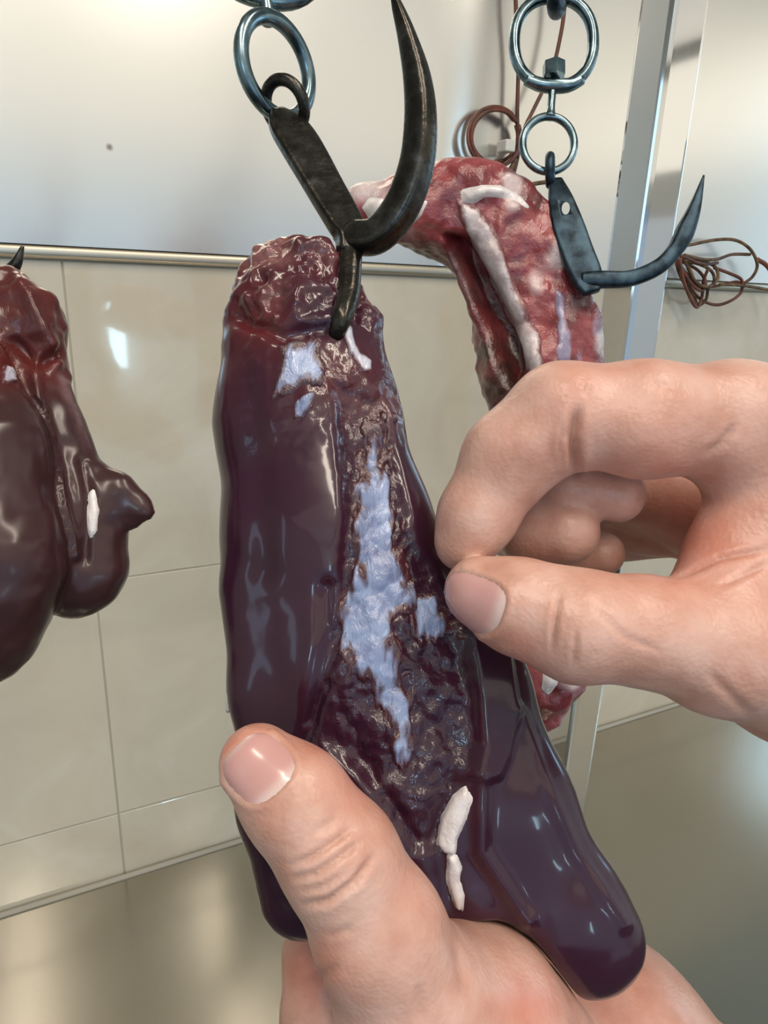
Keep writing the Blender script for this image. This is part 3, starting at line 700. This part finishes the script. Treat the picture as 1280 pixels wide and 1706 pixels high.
# hand gripping from below: thumb in front, palm and fingers behind the liver
build_hand(
    palm=GRIP_PALM, limbs=GRIP_LIMBS,
    kj=[.016, .010, .010, .010, .010], h=.00085,
    creases=[([(484, 1440), (520, 1425), (560, 1400), (585, 1380)], 5, .0010), ([(490, 1462), (530, 1452), (575, 1420), (598, 1402)], 5, .0010),
             ([(505, 1508), (545, 1500), (590, 1468), (622, 1425)], 6, .0012), ([(500, 1482), (540, 1475), (580, 1450)], 4, .0006),
             ([(520, 1385), (560, 1365)], 6, .0004), ([(545, 1560), (590, 1545)], 6, .0004), ([(495, 1650), (530, 1630), (565, 1605)], 9, .0005),
             ([(745, 1548), (765, 1600), (775, 1660)], 10, .0004), ([(700, 1640), (705, 1706)], 8, .0004)],
    reds=[(400, 1240, 55, .40), (580, 1300, 60, .35), (520, 1240, 50, .3), (885, 1680, 60, .5), (520, 1620, 70, .55), (690, 1480, 50, .2), (700, 1640, 60, .12), (1030, 1680, 90, .35)],
    label='bare hand coming from below, thumb laid across the front of the liver', base=at(900, 1800, .2),
    nails=[((430, 1278), (-.70, -.71), 53, 55)],
    bumps=[(530, 1440, 60, .0006), (470, 1330, 30, -.0003)])

# hand from the right: index finger above, thumb below, other fingers curled behind
build_hand(
    palm=PINCH_PALM, limbs=PINCH_LIMBS,
    kj=[.014, .010, .008, .008, .008], h=.00085,
    creases=[([(962, 680), (953, 725), (960, 790)], 8, .0022), ([(940, 700), (934, 735), (938, 775)], 4, .0006), ([(985, 640), (975, 660)], 5, .0004), ([(1080, 640), (1160, 650)], 8, .0003), ([(1172, 755), (1200, 735), (1225, 705)], 6, .0008), ([(932, 985), (925, 1040), (920, 1085)], 4, .0009),
             ([(960, 1055), (956, 1110)], 4, .0007), ([(990, 1010), (1040, 1060), (1100, 1085)], 5, .0004), ([(1180, 1120), (1260, 1200)], 8, .0005),
             ([(1125, 962), (1200, 930), (1280, 915)], 5, .0009), ([(1200, 975), (1280, 940)], 5, .0006)],
    reds=[(1180, 920, 60, .35), (1010, 660, 70, .15), (1080, 770, 90, .22), (1150, 900, 90, .55), (880, 1010, 50, .15), (950, 640, 60, .2), (1230, 880, 70, .2), (870, 1080, 40, .25)],  # strongest spot darkens the palm hollow, its shade put into the skin colour
    label='bare hand reaching in from the right, pinching the liver between thumb and index finger', base=at(1480, 950, .2),
    nails=[((782, 1004), (-.92, -.32), 58, 46)],
    bumps=[(1060, 735, 62, .0022), (960, 1030, 60, .0006), (1225, 770, 45, .0015), (890, 740, 45, .0012)])

# ------------------------------------------------------------------ cables by the wall
def wire(pts, y, r, n=8, jit=None):
    P = np.array([at_y(a, b, y + (c[0] if c else 0.0)) for a, b, *c in pts]); S = spline(P, n); return sweep(S, r, seg=8)
YW = WY - .02
c1 = empty('cable_coil', at_y(840, 295, YW), 'coiled red-brown cable hanging in a loop beside the zinc swivel', 'cable')
v, f = wire([(858, -60), (860, 20), (864, 100), (862, 190), (864, 250), (856, 290), (848, 312)], YW, .0022); mesh_obj('cable_drop', v, f, M['cable'], c1)
for i, (cx, cy, rx, ry, dy) in enumerate([(824, 228, 44, 50, 0), (824, 226, 39, 45, .004), (827, 230, 41, 47, -.004)]):
    t_ = np.linspace(-.4, 2 * np.pi - .6, 18)
    v, f = wire([(cx + rx * math.cos(q), cy + ry * math.sin(q), dy + .002 * math.sin(q * 2 + i)) for q in t_], YW, .0021, 5); mesh_obj('cable_loop', v, f, M['cable'], c1)
v, f = wire([(860, 265), (850, 285), (842, 300), (850, 318)], YW - .004, .003); mesh_obj('cable_end', v, f, M['cable_dark'], c1)
lo = at_y(839, 252, YW - .008); hi = at_y(857, 234, YW - .008)
box('clip', (lo[0], YW - .012, lo[2]), (hi[0], YW + .006, hi[2]), M['plastic'], c1, .0015)
c2 = empty('cable', at_y(880, 200, YW), 'thin red cable running diagonally behind the zinc swivel rings', 'cable')
v, f = wire([(944, -60), (940, 20), (932, 70), (922, 110), (905, 150), (888, 185), (874, 215), (862, 262, .004)], YW - .006, .0022); mesh_obj('cable_run', v, f, M['cable'], c2)
c3 = empty('wire_stub', at_y(880, 315, YW), 'short dark wire stub between the bones and the rear hook', 'wire')
v, f = wire([(862, 318), (880, 309), (898, 305), (915, 303)], YW - .03, .0022); mesh_obj('wire_strand', v, f, M['cable_dark'], c3)

c4 = empty('cable_bundle', at_y(1190, 495, YW), 'tangled bundle of thin brown cable resting on the wall trim', 'cable')
runs = [[(1120, 412), (1150, 408), (1190, 400), (1225, 400), (1250, 415), (1262, 440), (1255, 460), (1240, 472)],
        [(1262, 432), (1280, 445), (1300, 480)],
        [(1140, 425), (1170, 432), (1195, 432), (1220, 424), (1250, 424)],
        [(1130, 440), (1150, 462), (1168, 478), (1195, 476), (1230, 470), (1236, 485), (1220, 500), (1195, 508), (1170, 500), (1150, 480), (1135, 455)],
        [(1138, 430), (1150, 450), (1160, 470), (1180, 478), (1196, 465), (1192, 445), (1170, 435), (1145, 428)],
        [(1132, 430), (1140, 470), (1152, 500), (1162, 512), (1170, 495), (1172, 470), (1180, 448)],
        [(1125, 425), (1132, 455), (1150, 490), (1160, 510)],
        [(1190, 446), (1215, 455), (1235, 465), (1238, 480)],
        [(1200, 474), (1240, 476), (1300, 486)],
        [(1128, 432), (1146, 440), (1165, 452), (1176, 470), (1168, 484), (1150, 470), (1136, 446)],
        [(1140, 436), (1165, 440), (1186, 452), (1190, 470), (1176, 480), (1158, 468), (1146, 446)],
        [(1134, 426), (1150, 432), (1172, 440), (1196, 438)],
        [(1146, 470), (1156, 492), (1164, 508), (1176, 500), (1180, 482)]]
for i, q in enumerate(runs):
    v, f = wire([(a, b, .006 * math.sin(i * 2.1 + j)) for j, (a, b) in enumerate(q)], YW - .012 - .003 * (i % 3), .0021 if i != 1 else .003, 8)
    mesh_obj('cable_loop', v, f, M['cable_dark'] if i % 2 == 0 else M['cable'], c4)
for o in bpy.data.objects:
    if '_org' in o: del o['_org']
